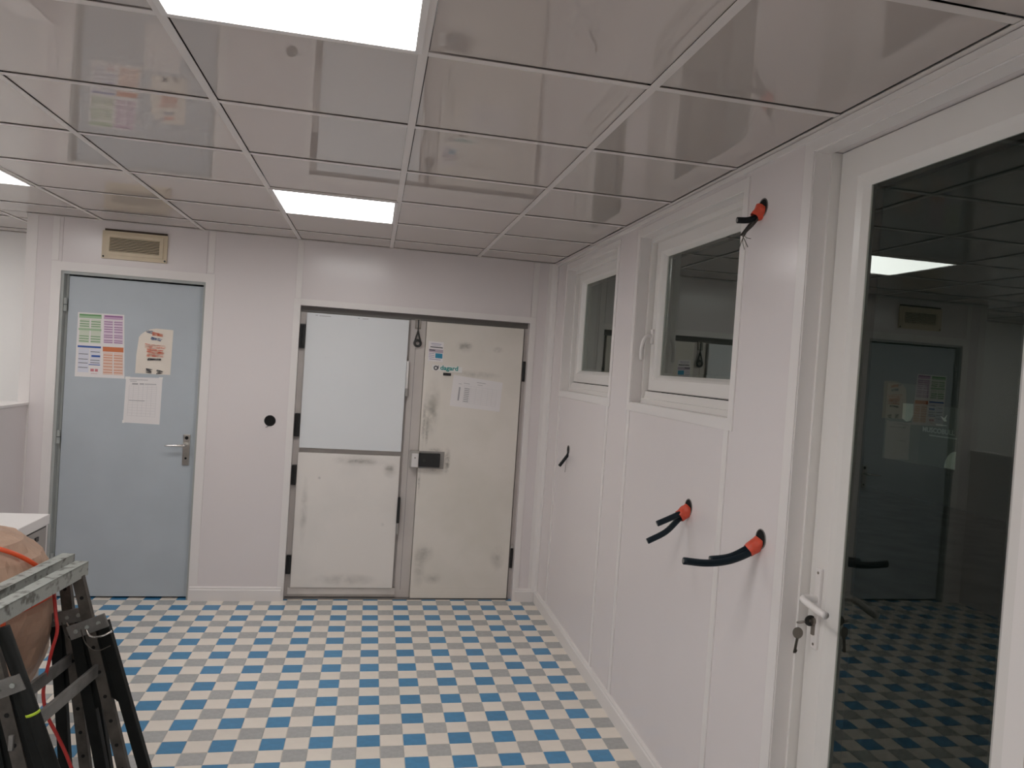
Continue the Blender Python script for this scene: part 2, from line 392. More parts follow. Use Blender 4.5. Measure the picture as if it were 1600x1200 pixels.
def sash(parent, y0, y1, z0, z1, w, lip, gx=1.345, fx=1.316, gm=None):
    mb = MB()
    o_ = [(y0, z0), (y1, z0), (y1, z1), (y0, z1)]
    m_ = [(y0 + w - lip, z0 + w - lip), (y1 - w + lip, z0 + w - lip), (y1 - w + lip, z1 - w + lip), (y0 + w - lip, z1 - w + lip)]
    i_ = [(y0 + w, z0 + w), (y1 - w, z0 + w), (y1 - w, z1 - w), (y0 + w, z1 - w)]
    R = [[(fx + .062, *p) for p in o_], [(fx + .004, *p) for p in o_], [(fx, p[0] + (.004 if p[0] == y0 else -.004), p[1] + (.004 if p[1] == z0 else -.004)) for p in o_],
         [(fx, *p) for p in m_], [(fx + .010, *[(a * .55 + b * .45) for a, b in zip(p, q)]) for p, q in zip(m_, i_)], [(gx - .002, *p) for p in i_], [(gx + .03, *p) for p in i_], [(fx + .062, *p) for p in m_]]
    k = len(mb.v)
    for r in R: mb.v += r
    n = len(R)
    for a in range(n):
        b = (a + 1) % n
        for c in range(4):
            d = (c + 1) % 4; mb.f.append((a * 4 + c, a * 4 + d, b * 4 + d, b * 4 + c)); mb.mi.append(0)
    s = mb.build('sash', UPVC, parent)
    box('glass_pane', gx, gx + .004, y0 + w - .008, y1 - w + .008, z0 + w - .008, z1 - w + .008, gm or GLASS, parent)
    g = MB(); frame_ring(g, gx + .0045, gx + .030, y0 + w - .002, y1 - w + .002, z0 + w - .002, z1 - w + .002, .014); g.build('spacer', BLACK, s)
    return s
def make_window(name, y0, y1):
    w = structure(name)
    casing_x(w, y0, y1, 1.535, 2.345, .038)
    fr = MB(); frame_ring(fr, XR + .05, XR + .14, y0 + .002, y1 - .002, 1.537, 2.343, .026); fr.build('frame', UPVC, w, bevel=.003)
    # sloping inner sill
    MB().prism([(1.30, y0 + .028, 1.562), (1.316, y0 + .028, 1.562), (1.316, y0 + .028, 1.597), (1.306, y0 + .028, 1.597)], (0, y1 - y0 - .056, 0)).build('sill_profile', UPVC, w)
    s = sash(w, y0 + .03, y1 - .03, 1.600, 2.325, .078, .022, gm=GLASW)
    return w, s
w1, s1 = make_window('window_1', 2.47, 3.52)
w2, s2 = make_window('window_2', 3.87, 4.92)
def window_handle(par, y, z):
    b = MB().box(1.3055, 1.316, y - .013, y + .013, z - .035, z + .035).build('handle_plate', TRIM, par, bevel=.004)
    pts = bez([(1.312, y, z), (1.288, y + .002, z + .004), (1.270, y + .004, z - .022), (1.262, y + .004, z - .065), (1.264, y + .004, z - .118)], 6)
    MB().tube(pts, [.0095] * (len(pts) - 1) + [.007], 10).build('handle', TRIM, par, smooth=True)
window_handle(s1, 3.462, 1.862)

# glazed outside door
d1 = structure('door_1')
casing_x(d1, 1.22, 2.04, 0.0, 2.367, .048, bottom=False)
fr = MB(); fr.box(XR + .05, XR + .14, 1.222, 1.238, 0, 2.365); fr.box(XR + .05, XR + .14, 2.026, 2.038, 0, 2.365); fr.box(XR + .09, XR + .14, 1.238, 2.026, 2.3662, 2.3668)
fr.build('frame', UPVC, d1)
box('threshold', XR + .0, XR + .14, 1.238, 2.026, 0, .02, ALU, d1)
ds = sash(d1, 1.24, 2.024, .025, 2.366, .116, .030, gx=1.345, fx=1.318)
hp = MB().box(1.309, 1.319, 1.956, 1.984, .905, 1.142).build('handle_plate', TRIM, ds, bevel=.004)
pts = bez([(1.312, 1.972, 1.05), (1.285, 1.975, 1.052), (1.267, 1.970, 1.052), (1.262, 1.945, 1.049), (1.264, 1.895, 1.043), (1.266, 1.855, 1.040)], 6)
MB().tube(pts, .0105, 12).build('lever', TRIM, ds, smooth=True)
mb = MB(); mb.disc((1.312, 1.972, .985), (-1, 0, 0), .010, .012, 16); mb.box(1.303, 1.310, 1.966, 1.978, .945, .985); mb.build('lock_cylinder', KEYM, ds)
for zz in (1.128, .918): MB().disc((1.3095, 1.970, zz), (-1, 0, 0), .004, .002, 12).build('screw', KEYM, ds)
# key bunch hanging in the lock
kb = root('key_bunch', 'two keys hanging from the lock of the glazed door', 'keys')
MB().disc((1.2985, 1.974, .985), (0, 1, .0), .016, .004, 18, ry=.018).build('key_head', KEYD, kb)
box('key_blade', 1.2935, 1.309, 1.973, 1.977, .981, .989, KEYM, kb)
k2 = MB(); k2.ring((1.276, 1.985, .978), (0, .6, 1), .013, .0016, 18, 6); k2.build('key_ring', KEYM, kb, smooth=True)
k3 = MB(); k3.disc((1.268, 1.986, .945), (.25, 1, 0), .017, .003, 18, ry=.015); k3.build('key_head', KEYM, kb)
k4 = MB(); k4.bar((1.268, 1.9875, .93), (1.262, 1.9875, .885), .008, .0025, (1, 0, 0)); k4.bar((1.263, 1.9875, .893), (1.270, 1.9875, .891), .008, .0025, (0, 0, 1)); k4.build('key_blade', KEYM, kb)

# printed flyer behind the glass of the door
fl = root('flyer', 'dim dark flyer with pale lettering showing behind the door glass', 'flyer')
def yz(name, y0, y1, z0, z1, x, m, par): return box(name, x, x + .0006, min(y0, y1), max(y0, y1), min(z0, z1), max(z0, z1), m, par)
yz('grey_sheet', 1.789, 1.642, 1.694, 1.493, 1.3535, FLYG, fl)
yz('dark_sheet', 1.653, 1.528, 1.642, 1.495, 1.3528, FLYD, fl)
MB().prism([(1.3522, a, b) for a, b in ((1.722, 1.643), (1.684, 1.643), (1.682, 1.615), (1.690, 1.600), (1.705, 1.596), (1.722, 1.603))], (.0005, 0, 0)).build('pale_patch', FLYL, fl)
MB().prism([(1.3522, a, b) for a, b in ((1.588, 1.620), (1.576, 1.615), (1.566, 1.624), (1.570, 1.614), (1.566, 1.608), (1.574, 1.607))], (.0005, 0, 0)).build('bird_emblem', FLYL, fl)
MB().prism([(1.3522, 1.529 + .034 * math.cos(a), 1.497 + .042 * math.sin(a)) for a in [i * math.pi / 2 / 10 for i in range(11)]] + [(1.3522, 1.529, 1.497)], (.0005, 0, 0)).build('pale_quarter', FLYL, fl)
text_mesh('lettering', 'MUSCOBULL', .0165, FLYM, fl, (1.3524, 1.645, 1.577), FACE_X, .0002, .0005, 1.13)
yz('fine_line', 1.620, 1.530, 1.571, 1.568, 1.3522, FLYM, fl)
yz('fine_line', 1.600, 1.565, 1.599, 1.596, 1.3522, FLYM, fl)

# paved ground outside the glazed door
og = MB(); og.box(1.41, 9.0, -6.0, 12.0, -.20, -.06); og.build('ground', mat('outside_paving', (.30, .32, .29), .85, var=.3, scale=3), kind='structure')
# baseboards
def base_profile(axis, a, b, off, name):
    prof = [(0, 0), (.016, 0), (.016, .072), (.011, .078), (.013, .084), (.009, .092), (0, .094)]
    if axis == 'y': poly = [(XR - d, a, z) for d, z in prof]; ext = (0, b - a, 0)
    else: poly = [(a, off - d, z) for d, z in prof]; ext = (b - a, 0, 0)
    o = MB().prism(poly, ext).build(name, TRIM); o['kind'] = 'structure'; return o
base_profile('y', 2.09, 5.24, 0, 'baseboard_right')
base_profile('y', -1.7, 1.17, 0, 'baseboard_right_near')
base_profile('x', -1.088, -.512, YF, 'baseboard_far')
base_profile('x', 1.085, 1.226, YF, 'baseboard_corner')

# ================================================================== FAR WALL
DX0, DX1, DZ = -1.947, -1.096, 2.087
CX0, CX1, CZ = -.497, 1.070, 1.990
wf = MB()
for x0, x1, z0, z1 in [(XL, DX0, 0, 2.7), (DX0, DX1, DZ, 2.7), (DX1, CX0, 0, 2.7), (CX0, CX1, CZ, 2.7), (CX1, 1.30, 0, 2.7)]:
    wf.box(x0, x1, YF + .005, YF + .17, z0, z1)
wall_far = wf.build('wall_far', PVC, kind='structure')
for x0, x1, z0, z1 in [(XL, DX0, 0, H), (DX0, DX1, DZ, H), (DX1, CX0, 0, H), (CX0, CX1, CZ, H), (CX1, 1.24, 0, H)]:
    box('wall_panel', x0 + .001, x1 - .001, YF, YF + .005, z0, z1, PVC, wall_far)
for x, z0 in ((-1.985, 2.15), (-1.068, 2.15), (-.515, 2.035), (1.095, 2.035)):
    box('joint_strip', x - .019, x + .019, YF - .004, YF + .001, z0, H - .002, TRIM, wall_far, bevel=.0012)
box('corner_strip', XL - .002, XL + .06, YF - .003, YF + .002, 0, H, TRIM, wall_far)
# cove in the right-hand corner
MB().prism([(1.182, YF, 0), (1.182, YF - .004, 0), (1.205, YF - .006, 0), (1.226, YF - .016, 0), (1.236, YF - .04, 0), (1.236, YF - .062, 0), (1.24, YF - .062, 0), (1.24, YF, 0)], (0, 0, H)).build('corner_cove', TRIM, wall_far)
def casing_y(parent, x0, x1, z1, w, name='casing'):
    t = .004
    def strip(poly): MB().prism([(a, YF - t, b) for a, b in poly], (0, t + .001, 0)).build(name, TRIM, parent)
    strip([(x0, 0), (x0, z1), (x0 - w, z1 + w), (x0 - w, 0)]); strip([(x1, 0), (x1 + w, 0), (x1 + w, z1 + w), (x1, z1)])
    strip([(x0, z1), (x1, z1), (x1 + w, z1 + w), (x0 - w, z1 + w)])
d2 = structure('door_2')
casing_y(d2, DX0, DX1, DZ, .055)
fm = MB()
for x0, x1 in ((DX0, DX0 + .016), (DX1 - .012, DX1)): fm.box(x0, x1, YF + .004, YF + .16, 0, DZ)
fm.box(DX0 + .016, DX1 - .012, YF + .004, YF + .16, DZ - .018, DZ)
fm.box(DX0 + .016, DX0 + .03, YF + .05, YF + .16, 0, DZ - .018)
fm.build('frame', FRAMG, d2)
leaf = box('leaf', -1.912, -1.112, 5.30, 5.34, .012, 2.060, DOORG, d2, bevel=.003)
box('backing', DX0 + .016, DX1 - .012, 5.37, 5.39, 0, DZ - .018, DARKB, d2)
for z in (1.876, 1.037, .25):
    hg = MB().tube([(-1.925, 5.286, z - .042), (-1.925, 5.286, z + .042)], .011, 12).build('hinge', FRAMG, d2, smooth=False)
    MB().tube([(-1.925, 5.286, z - .002), (-1.925, 5.286, z + .002)], .0118, 12).build('hinge_gap', BLACK, hg)
pl = MB().box(-1.186, -1.144, 5.2915, 5.3005, .884, 1.087).build('handle_plate', STEEL, leaf, bevel=.003)
MB().disc((-1.165, 5.2925, 1.064), (0, -1, 0), .011, .0025, 16).build('keyhole', HOLEM, pl)
MB().disc((-1.165, 5.2925, .930), (0, -1, 0), .007, .0025, 16).build('keyhole', HOLEM, pl)
pts = bez([(-1.165, 5.297, 1.018), (-1.165, 5.262, 1.018), (-1.172, 5.248, 1.018), (-1.20, 5.245, 1.016), (-1.285, 5.247, 1.012)], 6)
MB().tube(pts, [.009] * (len(pts) - 4) + [.008, .007, .006, .004], 12).build('lever', CHROM, leaf, smooth=True)

# sheets of paper --------------------------------------------------------
class Sheet:
    def __init__(s, q, y): s.q = [Vector((a, y, b)) for a, b in q]; s.y = y   # TL TR BR BL
    def p(s, u, v, off=0):
        a, b, c, d = s.q; r = (a * (1 - u) + b * u) * (1 - v) + (d * (1 - u) + c * u) * v; return Vector((r.x, r.y - off, r.z))
    def body(s, name, m, parent=None, outline=None, curl=.004):
        mb = MB(); nu, nv = 8, 8
        o = outline
        if o:
            mb.prism([s.p(u, v) for u, v in o], (0, .0006, 0))
        else:
            mb.prism([s.p(0, 0), s.p(1, 0), s.p(1, 1), s.p(0, 1)], (0, .0006, 0))
        return mb.build(name, m, parent)
    def rects(s, name, rs, m, parent, off=.0005):
        mb = MB()
        for u0, v0, u1, v1 in rs: mb.prism([s.p(u0, v0, off), s.p(u1, v0, off), s.p(u1, v1, off), s.p(u0, v1, off)], (0, .0004, 0))
        return mb.build(name, m, parent, kind='stuff' if len(rs) > 1 else None)
YD = 5.2988
S = Sheet([(-1.853, 1.834), (-1.583, 1.838), (-1.561, 1.428), (-1.853, 1.425)], YD)
cal = root('notice_poster', 'white notice with green, purple, blue and orange blocks on the grey door', 'poster')
S.body('sheet', PAPER, cal)
pg, pp, pb, po = (mat('print_green', (.40, .56, .36), .7), mat('print_purple', (.60, .40, .56), .7), mat('print_pale_blue', (.72, .72, .80), .7), mat('print_orange', (.80, .50, .38), .7))
dg, dp, db, do = (mat('print_green_dark', (.10, .30, .10), .7), mat('print_purple_dark', (.26, .09, .26), .7), mat('print_blue_dark', (.05, .12, .40), .7), mat('print_orange_dark', (.66, .20, .08), .7))
S.rects('green_block', [(.05, .10, .26, .47), (.29, .10, .50, .47)], mat('print_green_pale', (.66, .70, .58), .7), cal)
S.rects('purple_block', [(.56, .10, .76, .46), (.78, .10, .97, .46)], mat('print_purple_pale', (.76, .62, .72), .7), cal)
S.rects('blue_block', [(.05, .56, .27, .93), (.29, .56, .50, .80)], pb, cal)
S.rects('orange_block', [(.56, .60, .76, .95), (.78, .60, .97, .95)], mat('print_orange_pale', (.82, .62, .53), .7), cal)
S.rects('green_header', [(.03, .02, .51, .085), (.03, .245, .51, .275)], pg, cal, .001); S.rects('purple_header', [(.56, .02, .97, .085)], pp, cal, .001)
S.rects('blue_header', [(.03, .515, .51, .545), (.32, .655, .50, .685), (.27, .80, .50, .812)], db, cal, .001); S.rects('orange_header', [(.55, .515, .98, .59)], do, cal, .001)
S.rects('green_text', [(.04, .03, .50, .045)] + [(u, v, u + .20, v + .010) for u in (.05, .29) for v in (.13, .17, .205, .36, .40, .44)], dg, cal, .0014)
S.rects('purple_text', [(.58, .03, .96, .045)] + [(u, v, u + .18, v + .010) for u in (.57, .78) for v in (.12, .155, .20, .235, .275, .33, .36, .41, .44)], dp, cal, .0014)
S.rects('blue_text', [(u, v, u + .19, v + .009) for u, v in ((.06, .64), (.06, .72), (.06, .78), (.06, .85), (.30, .60), (.30, .73), (.30, .77))], INKD, cal, .0014)
S.rects('orange_text', [(u, v, u + .18, v + .009) for u in (.57, .78) for v in (.64, .68, .72, .77, .82, .87, .91)], do, cal, .0014)
S.rects('red_stamp', [(.31, .87, .38, .91), (.40, .87, .46, .91), (.32, .94, .45, .945)], mat('print_red', (.62, .22, .25), .7), cal, .0014)

S = Sheet([(-1.497, 1.768), (-1.285, 1.762), (-1.289, 1.469), (-1.500, 1.468)], YD)
dr = root('crayon_drawing', 'cream sheet with red and black crayon patches and a torn corner, on the grey door', 'drawing')
S.body('sheet', PAPCR, dr, outline=[(.04, .22), (.10, .15), (.22, .08), (.34, .03), (.52, 0), (1, 0), (1, 1), (0, 1), (0, .6)])
cr = mat('crayon_red', (.74, .17, .09), .8, scale=60, col2=(.84, .62, .50), thr=(.34, .56))
cp_ = mat('crayon_pink', (.78, .36, .28), .8, scale=60, col2=(.85, .70, .60), thr=(.38, .62))
ck = mat('crayon_black', (.05, .05, .06), .8, scale=80, col2=(.45, .42, .38), thr=(.3, .5))
cb = mat('crayon_blue', (.14, .18, .32), .8, scale=80, col2=(.60, .60, .62), thr=(.35, .55))
def scrib(name, u, v, w, h, m, n=9, seed=1):
    rr = random.Random(seed); mb = MB(); pts = []
    for i in range(n + 1): pts.append(S.p(u + w * (i % 2) + rr.uniform(-.02, .02), v + h * i / n + rr.uniform(-.01, .01), .0012))
    mb.tube(pts, .0042, 5); mb.build(name, m, dr)
scrib('red_scribble', .30, .46, .46, .16, cr, 12, 3); scrib('pink_scribble', .24, .36, .56, .08, cp_, 6, 4); scrib('red_scribble', .40, .09, .30, .07, cr, 5, 5)
scrib('black_scribble', .33, .66, .38, .03, ck, 4, 6); scrib('black_scribble', .31, .90, .16, .08, ck, 7, 7); scrib('black_scribble', .62, .90, .14, .08, ck, 6, 8)
scrib('blue_scribble', .40, .20, .28, .06, cb, 5, 9); scrib('blue_scribble', .24, .06, .18, .05, cb, 5, 10)

S = Sheet([(-1.552, 1.440), (-1.334, 1.447), (-1.337, 1.142), (-1.556, 1.146)], YD)
ls = root('table_sheet', 'white sheet with a faint printed table, taped low on the grey door', 'paper')
S.body('sheet', PAPER, ls)
S.rects('grid_lines', [(.10, v, .86, v + .005) for v in (.17, .21, .25, .29, .33, .37, .41, .45, .50, .55, .60, .66, .72, .78, .84)] + [(u, .17, u + .006, .845) for u in (.10, .22, .36, .48, .60, .72, .855)], mat('print_grey_pale', (.66, .63, .63), .7), ls)
S.rects('heading_text', [(.10, .05, .60, .062), (.12, .085, .30, .096), (.18, .13, .34, .16), (.38, .13, .50, .155), (.52, .135, .84, .15), (.12, .50, .55, .515)], INKG, ls, .0009)
S.rects('tape', [(-.02, -.01, .12, .05), (-.02, .95, .04, 1.01), (.90, -.015, 1.01, .03)], mat('tape_white', (.86, .83, .80), .3), ls, .0013)

# vent grille above the grey door ------------------------------------------------
vg = root('vent_grille', 'cream slatted vent grille on the wall above the grey door', 'vent')
va, vb, vc, vd = -1.718, -1.337, 2.185, 2.360
mb = MB()
def ringy(mb, x0, x1, z0, z1, w, ya, yb):
    mb.box(x0, x0 + w, ya, yb, z0, z1); mb.box(x1 - w, x1, ya, yb, z0, z1); mb.box(x0 + w, x1 - w, ya, yb, z0, z0 + w); mb.box(x0 + w, x1 - w, ya, yb, z1 - w, z1)
ringy(mb, va, vb, vc, vd, .026, YF - .016, YF); mb.build('frame', VENTC, vg)
mb = MB(); ringy(mb, va + .022, vb - .022, vc + .024, vd - .018, .022, YF - .022, YF - .004); mb.build('inner_frame', VENTC, vg)
box('backing', va + .03, vb - .03, YF - .003, YF, vc + .03, vd - .02, DARKB, vg)
box('top_gap', va + .012, vb - .004, YF - .014, YF, vd, vd + .013, mat('vent_top', (.055, .035, .022), .7), vg)
sx0, sx1, sz0, sz1 = va + .044, vb - .044, vc + .046, vd - .040
ns = 9
slm = None
for i in range(ns):
    z = sz0 + (i + .5) * (sz1 - sz0) / ns
    MB().hexa([(sx0, YF - .020, z - .0025), (sx1, YF - .020, z - .0025), (sx1, YF - .006, z + .002), (sx0, YF - .006, z + .002), (sx0, YF - .020, z + .0016), (sx1, YF - .020, z + .0016), (sx1, YF - .006, z + .005), (sx0, YF - .006, z + .005)]).build('slat', VENTS, vg)
for x in (va + .010, vb - .010): MB().disc((x, YF - .016, vc + .012), (0, -1, 0), .006, .002, 12).build('screw', BLACK, vg)

# cable hole in the wall
hl = root('wall_hole', 'round black hole in the white wall panel between the doors', 'hole')
MB().disc((-.648, YF - .001, 1.207), (0, -1, 0), .034, .0014, 28).build('opening', HOLEM, hl)
MB().ring((-.648, YF - .001, 1.207), (0, 1, 0), .034, .003, 28, 6).build('rim', BLACK, hl, smooth=True)
MB().tube(bez([(-.655, YF - .002, 1.176), (-.66, YF - .012, 1.168), (-.672, YF - .010, 1.163)], 4), .0018, 6).build('wire', CABLK, hl)

# ================================================================== COLD ROOM FRONT
cold = structure('trim_1')
casing_y(cold, CX0, CX1, CZ, .042)
YC = 5.345
box('frame_panel', CX0 - .03, CX1 + .03, YC, YC + .03, 0, CZ + .04, COLDF, cold)
box('head_shadow_gap', CX0, CX1, YC - .012, YC - .001, 1.953, CZ, RUBB, cold)
box('post', .242, .345, YC - .018, YC - .001, 0, 1.952, COLDF, cold, bevel=.002)
box('post_seam', .279, .2815, YC - .0186, YC - .017, .06, 1.76, RUBB, cold)
box('gap_strip', CX0, -.455, YC - .008, YC - .001, .0, 1.95, COLDF, cold)
box('side_strip', 1.046, CX1, YC - .03, YC - .001, .0, 1.95, COLDF, cold)
sl = MB().prism([(-.478, YC - .035, .012), (-.478, YC - .035, .03), (-.478, YC - .022, .072), (-.478, YC - .001, .072), (-.478, YC - .001, .012)], (.722, 0, 0)); sl.build('sill_rail', ALU, cold)
box('floor_gap', CX0, 1.05, YC - .06, YC, 0, .006, RUBB, cold)
def leaf_door(name, lab, x0, x1, z0, z1, m, yf, t):
    r = root(name, lab, 'door'); l = box('leaf', x0, x1, yf, yf + t, z0, z1, m, r, bevel=.004)
    g = MB(); ringy(g, x0 + .006, x1 - .006, z0 + .004, z1 - .004, .02, yf + t, YC - .0025) if yf + t < YC - .006 else None
    if g and g.v: g.build('gasket', RUBB, r)
    return r, l
def hinge_block(par, x0, x1, z0, z1):
    h = MB().box(x0, x1, YC - .036, YC - .0095, z0, z1).build('hinge', BLACK, par, bevel=.004)
    MB().tube([((x0 + x1) / 2, YC - .038, z0 + .01), ((x0 + x1) / 2, YC - .038, z1 - .01)], .006, 10).build('hinge_pin', BLACK, h)
up, upl = leaf_door('coldroom_upper_door', 'plain white upper half door of the cold room', -.457, .226, 1.031, 1.947, COLDW, 5.302, .030)
lo, lol = leaf_door('coldroom_lower_door', 'beige scuffed lower half door of the cold room', -.460, .224, .076, .999, COLDB, 5.302, .030)
hinge_block(up, -.496, -.462, 1.705, 1.868); hinge_block(up, -.496, -.462, 1.105, 1.262)
hinge_block(lo, -.496, -.465, .775, .910); hinge_block(lo, -.496, -.465, .165, .293)
lat = MB().box(.2275, .242, 5.290, 5.326, 1.425, 1.665).build('latch', APPW, up, bevel=.003)
box('latch_base', .2275, .245, 5.288, 5.326, 1.42, 1.475, APPS, lat, bevel=.002)
lt2 = MB().box(.2255, .243, 5.288, 5.326, .535, .712).build('latch', BLACK, lo, bevel=.003)
box('latch_base', .2245, .240, 5.288, 5.326, .455, .534, APPS, lt2, bevel=.002)
def scuffs(par, items, y, m=None):
    for k, (x, z, w, h, _) in enumerate(items):
        q = y - .00006 * k; mb = MB(); mb.quad((x - w / 2, q, z - h / 2), (x + w / 2, q, z - h / 2), (x + w / 2, q, z + h / 2), (x - w / 2, q, z + h / 2)); mb.build('scuff_mark', m or SCUFF, par)
scuffs(lol, [(-.06, .953, .26, .035, 1), (.15, .915, .07, .04, 3), (.13, .52, .03, .03, 4), (-.31, .83, .025, .025, 5)], 5.3014)
scuffs(lol, [(-.05, .955, .40, .08, 1), (.16, .90, .12, .12, 3), (-.1, .13, .5, .10, 6), (-.40, .60, .06, .5, 7)], 5.3018, SMEAR)
MB().box(-.40, -.385, 5.3012, 5.302, 1.930, 1.934).box(-.375, -.30, 5.3012, 5.302, 1.928, 1.9315).box(-.12, -.11, 5.3012, 5.302, 1.931, 1.935).box(-.09, -.05, 5.3012, 5.302, 1.930, 1.933).build('pencil_marks', INKG, upl, kind='stuff')
scuffs(upl, [(-.31, 1.652, .05, .005, 8)], 5.3014)

rd, rdl = leaf_door('coldroom_tall_door', 'tall beige cold room door with lock and dirt streaks', .348, 1.037, .010, 1.948, COLDR, 5.290, .045)
MB().box(.352, 1.034, 5.2884, 5.290, .030, .085).build('kick_strip', COLDR, rdl)
hinge_block(rd, 1.048, 1.068, 1.572, 1.718); hinge_block(rd, 1.048, 1.068, .225, .388)
box('hinge_leaf', 1.046, 1.069, 5.300, 5.308, .372, .392, STEEL, rd)
scuffs(rdl, [(.368, 1.24, .030, .42, 12), (.395, 1.19, .030, .26, 13), (.60, 1.79, .05, .05, 14), (.640, 1.80, .07, .05, 15), (.86, 1.785, .09, .05, 16),
             (.545, .985, .06, .22, 18), (.362, .84, .022, .26, 19), (.46, 1.056, .14, .04, 22), (.55, .97, .04, .14, 23), (.46, .915, .16, .03, 24)], 5.2893)
scuffs(rdl, [(.42, 1.36, .13, .46, 11), (.41, 1.30, .10, .30, 17), (.43, .33, .16, .18, 20), (.50, .15, .14, .10, 21), (.40, .22, .1, .3, 25), (.70, 1.60, .42, .06, 26), (.62, 1.79, .14, .10, 27), (.95, .3, .12, .2, 28)], 5.2899, SMEAR)
lk = root('door_lock', 'black and steel rim lock box bolted across the cold room door edge', 'lock')
box('base_plate', .352, .526, 5.284, 5.2905, .925, 1.046, APPS, lk, bevel=.002)
box('lock_case', .352, .494, 5.244, 5.2835, .940, 1.034, BLACK, lk, bevel=.004)
kp = MB().box(.288, .350, 5.262, 5.3255, .932, 1.046).build('keeper', STEEL, lk, bevel=.003)
box('keeper_plate', .300, .346, 5.254, 5.2615, .936, 1.030, APPW, lk, bevel=.003)
MB().disc((.322, 5.2535, 1.0), (0, -1, 0), .005, .002, 12).build('screw', KEYM, kp)
MB().disc((.385, 5.2435, .985), (0, -1, 0), .010, .003, 16).build('keyhole', KEYD, lk)

# hook hanging between the cold room doors
hk = root('hanging_hook', 'dark metal hook hanging above the post between the cold room doors', 'hook')
mb = MB(); mb.box(.268, .275, 5.318, 5.327, 1.895, 1.96); mb.box(.301, .308, 5.318, 5.327, 1.895, 1.96); mb.box(.275, .301, 5.318, 5.327, 1.952, 1.96); mb.box(.268, .308, 5.318, 5.327, 1.893, 1.899); mb.build('bracket', KEYM, hk)
MB().tube([(.289, 5.314, 1.955), (.290, 5.312, 1.90), (.291, 5.311, 1.872)], .004, 8).build('rod', BLACK, hk)
mb = MB(); mb.tube(bez([(.291, 5.311, 1.878), (.279, 5.308, 1.835), (.272, 5.306, 1.806)], 4), .0055, 8); mb.tube(bez([(.291, 5.311, 1.878), (.302, 5.308, 1.835), (.312, 5.306, 1.806)], 4), .0055, 8); mb.build('strap', KEYD, hk)
MB().ring((.292, 5.306, 1.793), (0, 1, 0), .021, .0085, 24, 8).build('ring', KEYD, hk, smooth=True)

# stickers and paper on the tall cold room door
S = Sheet([(.368, 1.814), (.472, 1.811), (.474, 1.672), (.368, 1.676)], 5.2887)
st = root('service_sticker', 'small white sticker with a blue block on the cold room door', 'sticker')
S.body('sheet', PAPER, st)
S.rects('blue_block', [(.48, .58, .95, .82)], mat('print_cyan', (.03, .26, .42), .5), st)
S.rects('grey_block', [(.05, .38, .98, .55)], mat('print_mauve', (.50, .42, .48), .6), st, .0004)
S.rects('small_text', [(.05, .60, .42, .63), (.05, .69, .42, .72), (.05, .78, .42, .81), (.1, .88, .85, .91), (.15, .10, .85, .13), (.2, .18, .8, .2)], mat('print_violet', (.40, .34, .50), .6), st, .001)
S.rects('dark_text', [(.12, .26, .95, .31), (.05, .42, .45, .47)], INKD, st, .001)
lg = root('maker_sticker', 'white strip with a dark round emblem and teal lettering on the cold room door', 'sticker')
S = Sheet([(.400, 1.652), (.612, 1.646), (.612, 1.607), (.400, 1.613)], 5.2887)
S.body('sheet', mat('sticker_white', (.82, .80, .77), .4), lg)
MB().ring((.428, 5.2884, 1.630), (0, 1, 0), .012, .0042, 20, 6).build('emblem_ring', INKD, lg)
MB().box(.442, .447, 5.287, 5.2885, 1.625, 1.648).build('emblem_bar', INKD, lg)
MB().disc((.428, 5.2886, 1.630), (0, -1, 0), .006, .0006, 14).build('emblem_dot', PAPER, lg)
text_mesh('lettering', 'dagard', .042, mat('print_teal', (.02, .30, .28), .5), lg, (.458, 5.2882, 1.620), FACE_Y @ Matrix.Shear('XZ', 4, (0.0, 0.0)), .0004, .0012, 1.12)
mg = MB().box(.481, .536, 5.281, 5.2890, 1.581, 1.600).build('magnet', BLACK, bevel=.002); tag(mg, 'small black magnet under the lettered sticker on the cold room door', 'magnet')
S = Sheet([(.556, 1.590), (.906, 1.556), (.897, 1.348), (.541, 1.372)], 5.2885)
ck_ = root('record_sheet', 'white landscape record sheet hanging askew on the tall cold room door', 'paper')
S.body('sheet', PAPER, ck_)
S.rects('grid_lines', [(.24, v, .90, v + .006) for v in (.28, .36, .42, .48, .54, .60, .66, .72, .78, .84)] + [(u, .28, u + .003, .84) for u in (.24, .37, .48, .60, .72, .81, .90)], mat('print_grey_pale', (.66, .63, .63), .7), ck_)
S.rects('row_text', [(.25, v, .35, v + .025) for v in (.37, .43, .49, .55, .61, .67, .73, .79)] + [(.12, .25, .18, .262), (.22, .21, .34, .222), (.48, .12, .66, .135), (.50, .20, .60, .212)], INKG, ck_, .0009)
S.rects('title_text', [(.135, .36, .165, .80)], INKG, ck_, .0009)

# ================================================================== LEFT SIDE
wp = box('wall_partition', -2.25, -2.10, 3.05, YF, 0, 1.232, PVC, kind='structure')
box('ledge_cap', -2.27, -2.088, 3.04, YF - .004, 1.232, 1.248, TRIM, wp, bevel=.003)
wb = box('wall_back', -4.4, XL + .17, YB, YB + .1, 0, 2.7, WALLB, kind='structure')
wret = box('wall_return', XL, XL + .1, YF + .17, YB, 0, 2.7, PVC, kind='structure')
wl = box('wall_left', -4.4, -4.3, -1.8, YB, 0, 2.7, WALLB, kind='structure')
wrr = box('wall_rear', -4.4, 1.45, -1.8, -1.7, 0, 2.7, WALLB, kind='structure')

